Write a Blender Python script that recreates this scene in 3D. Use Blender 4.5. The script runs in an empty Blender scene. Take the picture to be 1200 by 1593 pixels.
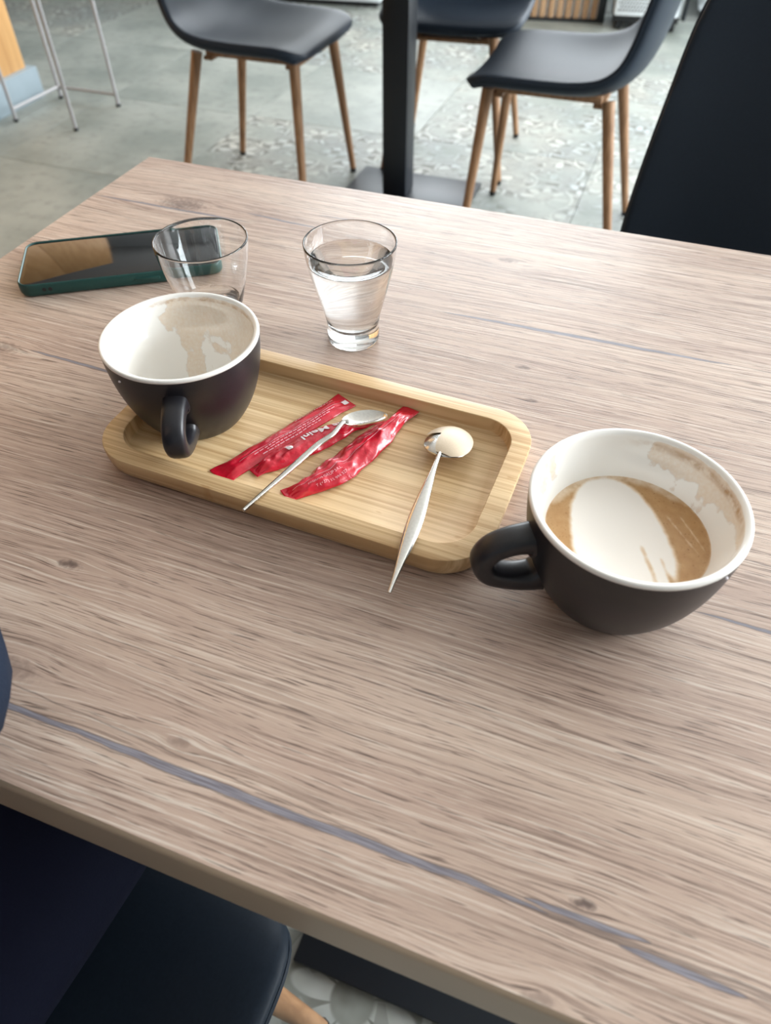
import bpy, bmesh, math, random
from mathutils import Vector, Matrix, noise
R = math.radians
PI = math.pi
scene = bpy.context.scene
COL = scene.collection

# ------------------------------------------------------------------ camera
cd = bpy.data.cameras.new('camera')
cam = bpy.data.objects.new('camera', cd)
COL.objects.link(cam)
cam.location = (0, 0, 1.065)
cam.rotation_euler = (R(90 - 47.526), 0, 0)
cd.sensor_fit = 'VERTICAL'
cd.sensor_height = 36.0
cd.sensor_width = 27.12
cd.lens = 1108.6 / 1593 * 36
cd.clip_start = 0.02
cd.dof.use_dof = True
cd.dof.focus_distance = 0.46
cd.dof.aperture_fstop = 8.5
scene.camera = cam

# ------------------------------------------------------------------ world, daylight, exposure
ROOM = R(-20.01)                     # the cafe's own axes: u along the table, v across it
UX, UY = math.cos(ROOM), math.sin(ROOM)
def uv(u, v, z=0.0):
    return Vector((u * UX - v * UY, u * UY + v * UX, z))

world = bpy.data.worlds.new('daylight')
scene.world = world
world.use_nodes = True
bg = world.node_tree.nodes['Background']
bg.inputs[0].default_value = (0.80, 0.90, 1.0, 1)
bg.inputs[1].default_value = 0.25

def window_light(name, loc, rot, sx, sy, power, col):
    l = bpy.data.lights.new(name, 'AREA')
    l.shape = 'RECTANGLE'
    l.size, l.size_y, l.energy, l.color = sx, sy, power, col
    o = bpy.data.objects.new(name, l)
    COL.objects.link(o)
    o.location = loc
    o.rotation_euler = rot
    return o
# daylight entering by the window fronts (far, right and behind the photographer)
window_light('daylight_far_windows', uv(0.9, 5.30, 1.95), (R(-90), 0, ROOM), 6.6, 1.9, 290, (0.90, 0.96, 1.0))
window_light('daylight_right_windows', uv(4.25, 2.7, 1.90), (R(90), 0, ROOM + R(90)), 3.6, 1.7, 300, (0.90, 0.96, 1.0))
window_light('daylight_rear_windows', uv(0.3, -3.7, 1.75), (R(90), 0, ROOM), 6.0, 2.0, 4, (0.95, 0.97, 1.0))

scene.view_settings.view_transform = 'Standard'
scene.view_settings.look = 'None'
scene.view_settings.exposure = 0.56
scene.view_settings.gamma = 1.0
scene.view_settings.use_curve_mapping = False

# ------------------------------------------------------------------ helpers
def link(o, parent=None):
    COL.objects.link(o)
    if parent is not None:
        o.parent = parent
    return o
def tag(o, label=None, cat=None, group=None, kind=None):
    if label: o['label'] = label
    if cat: o['category'] = cat
    if group: o['group'] = group
    if kind: o['kind'] = kind
    return o
def empty(name, loc, rz=0.0):
    o = bpy.data.objects.new(name, None)
    o.empty_display_size = 0.05
    link(o)
    o.location = loc
    o.rotation_euler = (0, 0, rz)
    return o
def mesh(name, V, F, mat, parent=None, smooth=True, angle=None):
    m = bpy.data.meshes.new(name)
    m.from_pydata([tuple(v) for v in V], [], F)
    m.update()
    if smooth:
        m.polygons.foreach_set('use_smooth', [True] * len(m.polygons))
    if mat: m.materials.append(mat)
    o = bpy.data.objects.new(name, m)
    link(o, parent)
    if smooth and angle:
        m.set_sharp_from_angle(angle=R(angle))
    return o
def bmobj(name, bm, mat, parent=None, smooth=False, angle=35):
    bmesh.ops.recalc_face_normals(bm, faces=bm.faces[:])
    m = bpy.data.meshes.new(name)
    bm.to_mesh(m); bm.free()
    if smooth:
        m.polygons.foreach_set('use_smooth', [True] * len(m.polygons))
        m.set_sharp_from_angle(angle=R(angle))
    if mat: m.materials.append(mat)
    o = bpy.data.objects.new(name, m)
    return link(o, parent)
def box_bm(sx, sy, sz, c=(0, 0, 0), bev=0.0, seg=2, bm=None):
    b = bmesh.new()
    bmesh.ops.create_cube(b, size=1)
    bmesh.ops.scale(b, vec=(sx, sy, sz), verts=b.verts[:])
    bmesh.ops.translate(b, vec=c, verts=b.verts[:])
    if bev > 0:
        bmesh.ops.bevel(b, geom=b.edges[:], offset=bev, segments=seg, profile=0.5, affect='EDGES')
    if bm is not None:
        t = bpy.data.meshes.new('t'); b.to_mesh(t); b.free(); bm.from_mesh(t); bpy.data.meshes.remove(t)
        return bm
    return b
def box(name, sx, sy, sz, c, mat, parent=None, bev=0.002, seg=2):
    return bmobj(name, box_bm(sx, sy, sz, c, bev, seg), mat, parent, smooth=bev > 0)
def lathe_geo(prof, n=96, close=False):
    V, F, rows = [], [], []
    for (r, z) in prof:
        if r < 1e-7:
            rows.append([len(V)]); V.append((0, 0, z))
        else:
            rows.append(list(range(len(V), len(V) + n)))
            V += [(r * math.cos(2 * PI * i / n), r * math.sin(2 * PI * i / n), z) for i in range(n)]
    pairs = list(zip(rows[:-1], rows[1:]))
    if close: pairs.append((rows[-1], rows[0]))
    for a, b in pairs:
        if len(a) == 1 and len(b) == 1: continue
        for i in range(n):
            j = (i + 1) % n
            if len(a) == 1: F.append((a[0], b[j], b[i]))
            elif len(b) == 1: F.append((a[i], a[j], b[0]))
            else: F.append((a[i], a[j], b[j], b[i]))
    return V, F
def catmull(pts, k=6):
    P = [Vector(p) for p in pts]
    P = [2 * P[0] - P[1]] + P + [2 * P[-1] - P[-2]]
    out = []
    for i in range(1, len(P) - 2):
        for s in range(k):
            t = s / k
            a, b, c, d = P[i - 1], P[i], P[i + 1], P[i + 2]
            out.append(0.5 * ((2 * b) + (c - a) * t + (2 * a - 5 * b + 4 * c - d) * t * t + (3 * b - a - 3 * c + d) * t ** 3))
    out.append(P[-2].copy())
    return out
def sweep_geo(path, sections, up=Vector((0, 0, 1))):
    """path: Vectors; sections: per point list of (side, normal) offsets; closed section, capped ends"""
    V, F = [], []
    n = len(sections[0])
    for i, p in enumerate(path):
        a = path[max(i - 1, 0)]; b = path[min(i + 1, len(path) - 1)]
        t = (b - a).normalized()
        side = t.cross(up).normalized()
        nor = side.cross(t).normalized()
        for (s, q) in sections[i]:
            V.append(p + side * s + nor * q)
    for i in range(len(path) - 1):
        for k in range(n):
            l = (k + 1) % n
            F.append((i * n + k, i * n + l, (i + 1) * n + l, (i + 1) * n + k))
    F.append(tuple(range(n - 1, -1, -1)))
    F.append(tuple((len(path) - 1) * n + k for k in range(n)))
    return V, F
def ring(rx, ry, n=10, power=2.0):
    out = []
    for k in range(n):
        a = 2 * PI * k / n
        c, s = math.cos(a), math.sin(a)
        out.append((rx * math.copysign(abs(c) ** (2 / power), c), ry * math.copysign(abs(s) ** (2 / power), s)))
    return out
def tube(name, pts, radii, mat, parent=None, n=10, up=Vector((0, 0, 1))):
    V, F = sweep_geo([Vector(p) for p in pts], [ring(r, r, n) for r in radii], up)
    return mesh(name, V, F, mat, parent, True, 50)
def round_rect(w, h, r, seg=8):
    out = []
    for cx, cy, a0 in ((w / 2 - r, h / 2 - r, 0), (-w / 2 + r, h / 2 - r, 90), (-w / 2 + r, -h / 2 + r, 180), (w / 2 - r, -h / 2 + r, 270)):
        for k in range(seg + 1):
            a = R(a0 + 90 * k / seg)
            out.append((cx + r * math.cos(a), cy + r * math.sin(a)))
    return out
def loft(loops, cap0=True, cap1=True):
    V, F = [], []
    n = len(loops[0])
    for L in loops: V += L
    for i in range(len(loops) - 1):
        for k in range(n):
            l = (k + 1) % n
            F.append((i * n + k, i * n + l, (i + 1) * n + l, (i + 1) * n + k))
    if cap0: F.append(tuple(range(n - 1, -1, -1)))
    if cap1: F.append(tuple((len(loops) - 1) * n + k for k in range(n)))
    return V, F
def set_attr(o, name, vals):
    at = o.data.attributes.new(name, 'FLOAT', 'POINT')
    at.data.foreach_set('value', vals)
def sm(a, b, x):
    t = min(max((x - a) / (b - a), 0), 1)
    return t * t * (3 - 2 * t)

# ------------------------------------------------------------------ material helpers
def srgb(r, g, b):
    f = lambda c: (c / 255 / 12.92) if c / 255 <= 0.04045 else ((c / 255 + 0.055) / 1.055) ** 2.4
    return (f(r), f(g), f(b), 1)
class NT:
    def __init__(self, name):
        self.m = bpy.data.materials.new(name)
        self.m.use_nodes = True
        self.t = self.m.node_tree
        self.b = self.t.nodes['Principled BSDF']
    def n(self, typ, **kw):
        nd = self.t.nodes.new(typ)
        for k, v in kw.items(): setattr(nd, k, v)
        return nd
    def put(self, sock, v):
        if isinstance(v, bpy.types.NodeSocket): self.t.links.new(v, sock)
        elif v is not None: sock.default_value = v
    def math(self, op, a, b=None, c=None, clamp=False):
        nd = self.n('ShaderNodeMath', operation=op, use_clamp=clamp)
        self.put(nd.inputs[0], a); self.put(nd.inputs[1], b)
        if c is not None: self.put(nd.inputs[2], c)
        return nd.outputs[0]
    def mix(self, f, a, b):
        nd = self.n('ShaderNodeMix', data_type='RGBA')
        self.put(nd.inputs[0], f); self.put(nd.inputs[6], a); self.put(nd.inputs[7], b)
        return nd.outputs[2]
    def coord(self, kind='Object'):
        return self.n('ShaderNodeTexCoord').outputs[kind]
    def sep(self, v):
        s = self.n('ShaderNodeSeparateXYZ'); self.put(s.inputs[0], v); return s.outputs
    def comb(self, x, y, z=0.0):
        s = self.n('ShaderNodeCombineXYZ')
        self.put(s.inputs[0], x); self.put(s.inputs[1], y); self.put(s.inputs[2], z)
        return s.outputs[0]
    def scale(self, v, s):
        nd = self.n('ShaderNodeVectorMath', operation='MULTIPLY')
        self.put(nd.inputs[0], v); nd.inputs[1].default_value = s
        return nd.outputs[0]
    def noise(self, v, scale=1.0, detail=2.0, rough=0.5, dist=0.0):
        nd = self.n('ShaderNodeTexNoise')
        self.put(nd.inputs['Vector'], v)
        nd.inputs['Scale'].default_value = scale
        nd.inputs['Detail'].default_value = detail
        nd.inputs['Roughness'].default_value = rough
        nd.inputs['Distortion'].default_value = dist
        return nd.outputs['Fac']
    def step(self, v, a, b):
        nd = self.n('ShaderNodeMapRange', interpolation_type='SMOOTHSTEP')
        self.put(nd.inputs[0], v)
        nd.inputs[1].default_value = a; nd.inputs[2].default_value = b
        return nd.outputs[0]
    def attr(self, name):
        return self.n('ShaderNodeAttribute', attribute_name=name).outputs['Fac']
    def bump(self, h, strength, dist):
        nd = self.n('ShaderNodeBump')
        nd.inputs['Strength'].default_value = strength
        nd.inputs['Distance'].default_value = dist
        self.put(nd.inputs['Height'], h)
        self.put(self.b.inputs['Normal'], nd.outputs[0])
    def out(self, color=None, rough=None, metal=None, spec=None, coat=None, trans=None, ior=None):
        for k, v in (('Base Color', color), ('Roughness', rough), ('Metallic', metal), ('Specular IOR Level', spec),
                     ('Coat Weight', coat), ('Transmission Weight', trans), ('IOR', ior)):
            if v is not None: self.put(self.b.inputs[k], v)
        return self.m
def plain(name, col, rough=0.5, metal=0.0, spec=0.5, var=0.06, scale=40, **kw):
    t = NT(name)
    nz = t.noise(t.coord(), scale, 3)
    dark = tuple(c * (1 - var) for c in col[:3]) + (1,)
    lite = tuple(min(c * (1 + var), 1) for c in col[:3]) + (1,)
    return t.out(t.mix(nz, dark, lite), rough, metal, spec, **kw)

M = {}
# --- oak laminate
def oak_material():
    t = NT('oak_laminate')
    s = t.sep(t.coord())
    x, y, z = s[0], s[1], s[2]
    wob = t.noise(t.comb(t.math('MULTIPLY', x, 5.0), t.math('MULTIPLY', y, 16.0)), 1, 3)
    # knots push the grain aside
    kn = None
    knots = [(-.3249, -.1976, .006, 1.0), (-.5016, .2202, .022, .75), (-.1254, .0706, .005, .8), (-.0246, -.2715, .0045, 1.0), (-.1734, .2215, .008, .6),
             (-.5032, -.0392, .013, .6), (-.2117, -.2677, .005, .45), (-.0349, -.3089, .006, .5), (-.3103, -.2626, .012, .45), (-.1120, .0350, .004, .6)]
    push = None
    for kx, ky, kr, ks in knots:
        dx = t.math('SUBTRACT', x, kx); dy = t.math('SUBTRACT', y, ky)
        d2 = t.math('ADD', t.math('POWER', t.math('MULTIPLY', dx, 0.42 / kr), 2.0), t.math('POWER', t.math('DIVIDE', dy, kr), 2.0))
        g = t.math('DIVIDE', 1.0, t.math('ADD', 1.0, d2))
        pk = t.math('MULTIPLY', t.math('MULTIPLY', dy, g), 0.9)
        push = pk if push is None else t.math('ADD', push, pk)
        k = t.math('MULTIPLY', t.step(t.math('ADD', d2, t.math('MULTIPLY', t.noise(t.comb(dx, dy), 260, 2), 0.7)), 0.75, 0.30), ks)
        kn = k if kn is None else t.math('MAXIMUM', kn, k)
    yw = t.math('SUBTRACT', t.math('ADD', y, t.math('MULTIPLY', t.math('SUBTRACT', wob, 0.5), 0.010)), push)
    fine = t.noise(t.comb(t.math('MULTIPLY', x, 13.0), t.math('MULTIPLY', yw, 800.0), z), 1, 4, 0.68)
    pore = t.noise(t.comb(t.math('MULTIPLY', x, 40.0), t.math('MULTIPLY', yw, 1300.0), t.math('ADD', z, 3.0)), 1, 2, 0.5)
    mid = t.noise(t.comb(t.math('MULTIPLY', x, 3.4), t.math('MULTIPLY', yw, 105.0)), 1, 3, 0.6)
    broad = t.noise(t.comb(t.math('MULTIPLY', x, 1.6), t.math('MULTIPLY', yw, 15.0)), 1, 2, 0.5)
    c = t.mix(t.step(broad, 0.33, 0.68), srgb(180, 154, 139), srgb(202, 178, 161))
    c = t.mix(t.math('MULTIPLY', t.step(mid, 0.46, 0.70), 0.45), c, srgb(150, 127, 113))
    c = t.mix(t.math('MULTIPLY', t.step(fine, 0.53, 0.64), 0.70), c, srgb(120, 98, 87))
    c = t.mix(t.math('MULTIPLY', t.step(fine, 0.46, 0.36), 0.65), c, srgb(222, 208, 194))
    c = t.mix(t.math('MULTIPLY', t.step(pore, 0.60, 0.68), 0.75), c, srgb(84, 66, 58))
    # filled cracks running with the grain
    cr = None; halo = None
    segs = [(-.70, -.2822, -.1888, -.2795,   .0019), (-.27, -.2795, -.106, -.2800,  .0021), (-.18, -.2797, -.0372, -.2792, .0018), (-.048, -.2770, .0021, -.2763, .0014), (-.0102, -.2808, .0374, -.2826, .0016),
            (.05, -.279, .33, -.276,   .0019), (-.2037, .1220, .0189, .1262, .0019), (-.482, -.0352, -.3886, -.0388, .0013), (.0085, -.1104, .20, -.1120, .0016),
            (-.5982, .2090, -.4216, .2085, .0015), (-.4339, .2255, -.3518, .2190, .0013), (-.3663, .2442, -.273, .2499, .0009), (.10, .03, .30, .034, .003), (.28, .17, .5, .168, .003)]
    jit = t.math('MULTIPLY', t.math('SUBTRACT', t.noise(t.comb(t.math('MULTIPLY', x, 34.0), t.math('MULTIPLY', y, 30.0)), 1, 4), 0.5), 0.0035)
    yj = t.math('ADD', y, jit)
    for x0, y0, x1, y1, w in segs:
        sl = (y1 - y0) / (x1 - x0)
        a = t.math('DIVIDE', t.math('SUBTRACT', x, x0), x1 - x0, None, True)
        tap = t.math('MULTIPLY', t.math('MULTIPLY', a, t.math('SUBTRACT', 1.0, a)), 4.0)
        tap = t.math('MULTIPLY', t.math('POWER', tap, 0.6), w)
        dy = t.math('ABSOLUTE', t.math('SUBTRACT', yj, t.math('MULTIPLY_ADD', x, sl, y0 - sl * x0)))
        q = t.math('SUBTRACT', tap, dy)
        cr = q if cr is None else t.math('MAXIMUM', cr, q)
    inside = t.step(cr, 0.0, 0.0004)
    edge = t.math('MULTIPLY', t.step(cr, -0.0007, 0.0002), 0.75)
    c = t.mix(edge, c, srgb(78, 65, 62))
    cf = t.noise(t.comb(t.math('MULTIPLY', x, 40.0), t.math('MULTIPLY', y, 1500.0)), 1, 2)
    c = t.mix(t.math('MULTIPLY', inside, 0.85), c, t.mix(t.step(cf, 0.35, 0.65), srgb(112, 108, 118), srgb(150, 148, 158)))
    c = t.mix(kn, c, srgb(104, 86, 79))
    t.bump(t.math('ADD', t.math('MULTIPLY', fine, -1.0), t.math('MULTIPLY', t.step(pore, 0.6, 0.72), -0.6)), 0.22, 0.0006)
    return t.out(c, t.math('MULTIPLY_ADD', fine, 0.16, 0.32), 0, 0.5)
M['oak'] = oak_material()
M['band'] = plain('oak_edge_band', srgb(196, 172, 146), 0.38, var=0.10, scale=25)
# --- bamboo
def bamboo_material():
    t = NT('bamboo')
    s = t.sep(t.coord())
    x, y, z = s[0], s[1], s[2]
    fine = t.noise(t.comb(t.math('MULTIPLY', x, 9.0), t.math('MULTIPLY', y, 1300.0), z), 1, 2)
    strip = t.noise(t.comb(t.math('MULTIPLY', x, 5.0), t.math('MULTIPLY', y, 420.0), t.math('MULTIPLY', z, 60)), 1, 2)
    node_ = t.noise(t.comb(t.math('MULTIPLY', x, 60.0), t.math('MULTIPLY', y, 160.0), 7.0), 1, 2)
    c = t.mix(t.step(strip, 0.32, 0.68), srgb(194, 156, 110), srgb(225, 194, 148))
    c = t.mix(t.math('MULTIPLY', t.step(fine, 0.54, 0.72), 0.5), c, srgb(166, 122, 72))
    c = t.mix(t.math('MULTIPLY', t.step(fine, 0.42, 0.28), 0.45), c, srgb(240, 215, 172))
    c = t.mix(t.math('MULTIPLY', t.step(node_, 0.68, 0.76), 0.5), c, srgb(176, 130, 78))
    t.bump(fine, 0.12, 0.0004)
    return t.out(c, 0.42, 0, 0.4)
M['bamboo'] = bamboo_material()
# --- ceramics
def black_glaze():
    t = NT('matt_black_glaze')
    nz = t.noise(t.coord(), 900, 2)
    c = t.mix(nz, srgb(27, 26, 30), srgb(37, 36, 41))
    t.bump(nz, 0.05, 0.0003)
    return t.out(c, 0.36, 0, 0.5)
M['glaze_black'] = black_glaze()
def white_glaze():
    t = NT('white_glaze_with_coffee_film')
    co = t.coord()
    a = t.attr('stain')
    n1 = t.noise(co, 150, 4, 0.6)
    n2 = t.noise(co, 520, 3, 0.6)
    v = t.math('ADD', a, t.math('MULTIPLY', t.math('SUBTRACT', n1, 0.5), 0.75))
    film = t.math('MULTIPLY', t.step(v, 0.50, 0.60), t.math('MULTIPLY_ADD', n2, 0.45, 0.14))
    rimline = t.math('MULTIPLY', t.math('MULTIPLY', t.step(v, 0.47, 0.52), t.step(v, 0.60, 0.54)), 0.16)
    c = t.mix(film, srgb(246, 243, 237), srgb(212, 170, 108))
    c = t.mix(rimline, c, srgb(170, 126, 80))
    c = t.mix(t.math('MULTIPLY', t.attr('crust'), t.step(n1, 0.36, 0.60)), c, srgb(178, 134, 84))
    return t.out(c, 0.16, 0, 0.5, coat=0.2)
M['glaze_white'] = white_glaze()
def latte():
    t = NT('latte_foam')
    co = t.coord()
    a = t.attr('milk')
    n1 = t.noise(co, 170, 4, 0.55)
    n2 = t.noise(co, 700, 3)
    v = t.math('ADD', a, t.math('MULTIPLY', t.math('SUBTRACT', n1, 0.5), 0.34))
    crema = t.mix(n1, srgb(170, 122, 70), srgb(205, 165, 116))
    crema = t.mix(t.step(n2, 0.60, 0.75), crema, srgb(150, 102, 56))
    c = t.mix(t.step(v, 0.30, 0.56), crema, srgb(226, 200, 168))
    c = t.mix(t.step(v, 0.46, 0.72), c, srgb(249, 242, 234))
    t.bump(n2, 0.06, 0.0004)
    return t.out(c, 0.30, 0, 0.4)
M['latte'] = latte()
# --- metal, glass, plastic
def steel():
    t = NT('polished_steel')
    nz = t.noise(t.coord(), 700, 3)
    return t.out(t.mix(nz, srgb(196, 192, 186), srgb(226, 222, 216)), t.math('MULTIPLY_ADD', nz, 0.12, 0.10), 1.0)
M['steel'] = steel()
def foam():
    t = NT('dried_milk_foam')
    co = t.coord()
    nz = t.noise(co, 1400, 3, 0.6)
    c = t.mix(nz, srgb(184, 164, 138), srgb(208, 190, 166))
    t.bump(nz, 0.2, 0.0003)
    return t.out(c, 0.45, 0.15, 0.4)
M['foam'] = foam()
def glass():
    t = NT('clear_glass')
    nz = t.noise(t.coord(), 30, 1)
    return t.out(t.mix(nz, (0.97, 0.985, 0.985, 1), (0.985, 0.99, 0.99, 1)), 0.0, 0, 0.5, trans=1.0, ior=1.48)
M['glass'] = glass()
def water():
    t = NT('water')
    nz = t.noise(t.coord(), 30, 1)
    return t.out(t.mix(nz, (0.98, 0.99, 1, 1), (0.99, 0.995, 1, 1)), 0.0, 0, 0.5, trans=1.0, ior=1.33)
M['water'] = water()
M['phone_case'] = plain('dark_green_silicone', srgb(24, 70, 66), 0.42, var=0.08, scale=300)
def screen():
    t = NT('black_phone_screen')
    nz = t.noise(t.coord(), 420, 3)
    c = t.mix(t.step(nz, 0.72, 0.78), srgb(12, 13, 15), srgb(48, 50, 52))
    return t.out(c, t.math('MULTIPLY_ADD', nz, 0.05, 0.03), 0, 0.5)
M['screen'] = screen()
M['phone_black'] = plain('phone_black_bezel', srgb(10, 11, 12), 0.25)
# --- sachets
def sachet_mat():
    t = NT('red_sachet_foil')
    co = t.coord()
    n1 = t.noise(co, 160, 3, 0.55, 0.6)
    n2 = t.noise(co, 480, 3, 0.55)
    c = t.mix(n2, srgb(190, 14, 40), srgb(216, 26, 54))
    t.bump(t.math('ADD', n1, t.math('MULTIPLY', n2, 0.4)), 0.35, 0.0014)
    return t.out(c, 0.24, 0.0, 0.6, coat=0.25)
M['sachet'] = sachet_mat()
M['print_white'] = plain('white_print', srgb(246, 236, 238), 0.45)
M['print_pink'] = plain('pale_pink_print', srgb(240, 178, 190), 0.45)
# --- furniture
def leather():
    t = NT('black_leatherette')
    nz = t.noise(t.coord(), 420, 3)
    t.bump(nz, 0.08, 0.0006)
    return t.out(t.mix(nz, srgb(27, 36, 47), srgb(36, 47, 60)), t.math('MULTIPLY_ADD', nz, 0.14, 0.44), 0, 0.28)
M['leather'] = leather()
def legwood(name, ca, cb, axis='z', k=1.0):
    t = NT(name)
    s = t.sep(t.coord())
    if axis == 'z':
        v = t.comb(t.math('MULTIPLY', s[0], 90.0 * k), t.math('MULTIPLY', s[1], 90.0 * k), t.math('MULTIPLY', s[2], 6.0 * k))
    else:
        v = t.comb(t.math('MULTIPLY', s[0], 6.0 * k), t.math('MULTIPLY', s[1], 90.0 * k), t.math('MULTIPLY', s[2], 90.0 * k))
    nz = t.noise(v, 1, 3)
    return t.out(t.mix(t.step(nz, 0.3, 0.7), ca, cb), 0.45, 0, 0.4)
M['legwood'] = legwood('beech_leg', srgb(132, 97, 68), srgb(162, 124, 91))
M['partition_wood'] = legwood('amber_wood_panel', srgb(192, 142, 88), srgb(214, 166, 110), 'z', 0.35)
M['slat_wood'] = legwood('oak_slat', srgb(176, 138, 104), srgb(204, 168, 132), 'z', 0.5)
M['black_metal'] = plain('black_powder_coat', srgb(25, 30, 37), 0.42, var=0.1, scale=300)
M['white_metal'] = plain('white_powder_coat', srgb(176, 174, 176), 0.4)
M['white_panel'] = plain('white_lacquer', srgb(232, 238, 242), 0.35)
M['white_wall'] = plain('white_paint', srgb(224, 226, 226), 0.7, scale=6)
M['grey_wall'] = plain('grey_paint', srgb(84, 86, 88), 0.8, scale=6)
M['ceiling'] = plain('dark_ceiling_paint', srgb(205, 203, 200), 0.9, scale=4)
M['plinth'] = plain('grey_blue_plinth', srgb(150, 164, 172), 0.45, scale=14, var=0.12)
M['dark_rubber'] = plain('dark_rubber', srgb(28, 30, 32), 0.6)
M['grout'] = plain('grey_grout', srgb(104, 106, 102), 0.8, scale=30)
# --- floor tiles
def tile_base(t):
    oi = t.n('ShaderNodeObjectInfo')
    off = t.math('MULTIPLY', oi.outputs['Random'], 37.0)
    s = t.sep(t.coord())
    v = t.comb(t.math('ADD', s[0], off), t.math('ADD', s[1], off), 0.0)
    n1 = t.noise(v, 2.6, 5, 0.6)
    n2 = t.noise(v, 22, 4, 0.6)
    c = t.mix(t.step(n1, 0.3, 0.7), srgb(122, 128, 122), srgb(154, 157, 150))
    c = t.mix(t.math('MULTIPLY', t.step(n2, 0.5, 0.72), 0.45), c, srgb(108, 111, 105))
    return s, v, n1, n2, c
def tile_plain():
    t = NT('concrete_look_tile')
    s, v, n1, n2, c = tile_base(t)
    return t.out(c, t.math('MULTIPLY_ADD', n2, 0.15, 0.36), 0, 0.35)
def tile_ornate():
    t = NT('worn_ornament_tile')
    s, v, n1, n2, c = tile_base(t)
    P_ = 0.2333
    def cell(sock, o):
        q = t.math('MODULO', t.math('ADD', sock, 50 * P_ + o), P_)
        return t.math('SUBTRACT', t.math('DIVIDE', q, P_), 0.5)
    def rosette(o, petals, r0):
        a, b = cell(s[0], o), cell(s[1], o)
        r = t.math('SQRT', t.math('ADD', t.math('MULTIPLY', a, a), t.math('MULTIPLY', b, b)))
        th = t.math('ARCTAN2', b, a)
        pet = t.math('ABSOLUTE', t.math('COSINE', t.math('MULTIPLY', th, petals / 2)))
        rad = t.math('MULTIPLY', t.math('POWER', pet, 0.6), r0)
        inn = t.step(t.math('SUBTRACT', rad, r), -0.015, 0.02)
        core = t.step(r, r0 * 0.30, r0 * 0.36)
        ring_ = t.math('MULTIPLY', t.step(r, r0 * 1.04, r0 * 1.08), t.step(r, r0 * 1.22, r0 * 1.18))
        return t.math('MAXIMUM', t.math('MULTIPLY', inn, core), ring_)
    p1 = rosette(P_ / 2, 8.0, 0.36)
    p2 = rosette(0.0, 4.0, 0.26)
    shard = t.n('ShaderNodeTexVoronoi', feature='F1')
    t.put(shard.inputs['Vector'], v)
    shard.inputs['Scale'].default_value = 20
    sh = t.step(t.sep(shard.outputs['Color'])[0], 0.45, 0.55)
    pat = t.math('MAXIMUM', p1, p2)
    pat = t.math('ABSOLUTE', t.math('SUBTRACT', pat, t.math('MULTIPLY', sh, 0.55)))
    wear = t.step(t.noise(v, 5.5, 4, 0.62), 0.36, 0.60)
    c2 = t.mix(t.step(n1, 0.35, 0.65), srgb(166, 172, 174), srgb(184, 181, 171))
    c = t.mix(t.math('MULTIPLY', t.math('MULTIPLY', pat, wear), 0.85), c, c2)
    dk = t.math('MULTIPLY', t.math('MULTIPLY', t.math('SUBTRACT', 1.0, pat), wear), 0.62)
    c = t.mix(dk, c, srgb(88, 83, 75))
    return t.out(c, t.math('MULTIPLY_ADD', n2, 0.15, 0.46), 0, 0.25)
M['tile_plain'] = tile_plain()
M['tile_ornate'] = tile_ornate()
# --- person
def cloth(name, a, b, sc=900):
    t = NT(name)
    co = t.coord()
    w = t.noise(t.scale(co, (1, 1, 0.3)), sc, 2)
    l = t.noise(co, 14, 3)
    t.bump(w, 0.3, 0.0008)
    return t.out(t.mix(t.math('MULTIPLY_ADD', l, 0.6, t.math('MULTIPLY', w, 0.4)), a, b), 0.85, 0, 0.2)
M['denim'] = cloth('navy_denim', srgb(12, 15, 32), srgb(20, 24, 48))
M['jacket'] = cloth('dark_navy_knit', srgb(13, 22, 36), srgb(20, 32, 50))
M['skin'] = plain('skin', srgb(214, 170, 146), 0.5, scale=60)
M['hair'] = plain('brown_hair', srgb(62, 44, 34), 0.5, scale=200, var=0.25)
M['shoe'] = plain('black_shoe', srgb(26, 26, 28), 0.5)
M['eye'] = plain('dark_eye', srgb(40, 30, 26), 0.2)
M['lip'] = plain('lip', srgb(186, 112, 102), 0.5)

# ================================================================== THE SETTING
U0, U1, V0, V1, HC = -5.6, 4.5, -4.0, 5.6, 3.1
TS = 0.70
TU, TV = -0.207, 2.81                 # a joint line in u and in v
floor = box('floor', U1 - U0, V1 - V0, 0.08, ((U0 + U1) / 2, (V0 + V1) / 2, -0.046), M['grout'], None, 0)
floor.rotation_euler = (0, 0, ROOM)
tag(floor, kind='structure')
tm = {}
for k in ('tile_plain', 'tile_ornate'):
    b = box_bm(TS - 0.002, TS - 0.002, 0.008, (0, 0, -0.004), 0)
    top = [e for e in b.edges if all(v.co.z > -0.001 for v in e.verts)]
    bmesh.ops.bevel(b, geom=top, offset=0.0005, segments=1, affect='EDGES')
    me = bpy.data.meshes.new(k); b.to_mesh(me); b.free(); me.materials.append(M[k]); tm[k] = me
i0, i1 = math.ceil((U0 - TU) / TS), math.floor((U1 - TU) / TS)
j0, j1 = math.ceil((V0 - TV) / TS), math.floor((V1 - TV) / TS)
plain_set = {(-3, -1), (-3, -2), (-3, 0), (-2, 0), (-4, 0), (-4, -1), (-5, 0), (-5, -1), (-3, -3), (-4, -2), (-4, 1), (1, 1), (2, 1), (-1, 2), (0, 2), (2, 0), (3, 0), (-2, 2), (1, 2), (2, 2), (-2, 3), (-1, 3), (0, 3), (1, 3)}
for i in range(i0, i1):
    for j in range(j0, j1):
        o = bpy.data.objects.new('floor_tile', tm['tile_plain' if (i, j) in plain_set else 'tile_ornate'])
        link(o, floor)
        o.location = (TU + (i + 0.5) * TS, TV + (j + 0.5) * TS, 0)
ceil = box('ceiling', U1 - U0, V1 - V0, 0.1, ((U0 + U1) / 2, (V0 + V1) / 2, HC + 0.05), M['ceiling'], None, 0)
ceil.rotation_euler = (0, 0, ROOM); tag(ceil, kind='structure')

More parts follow.
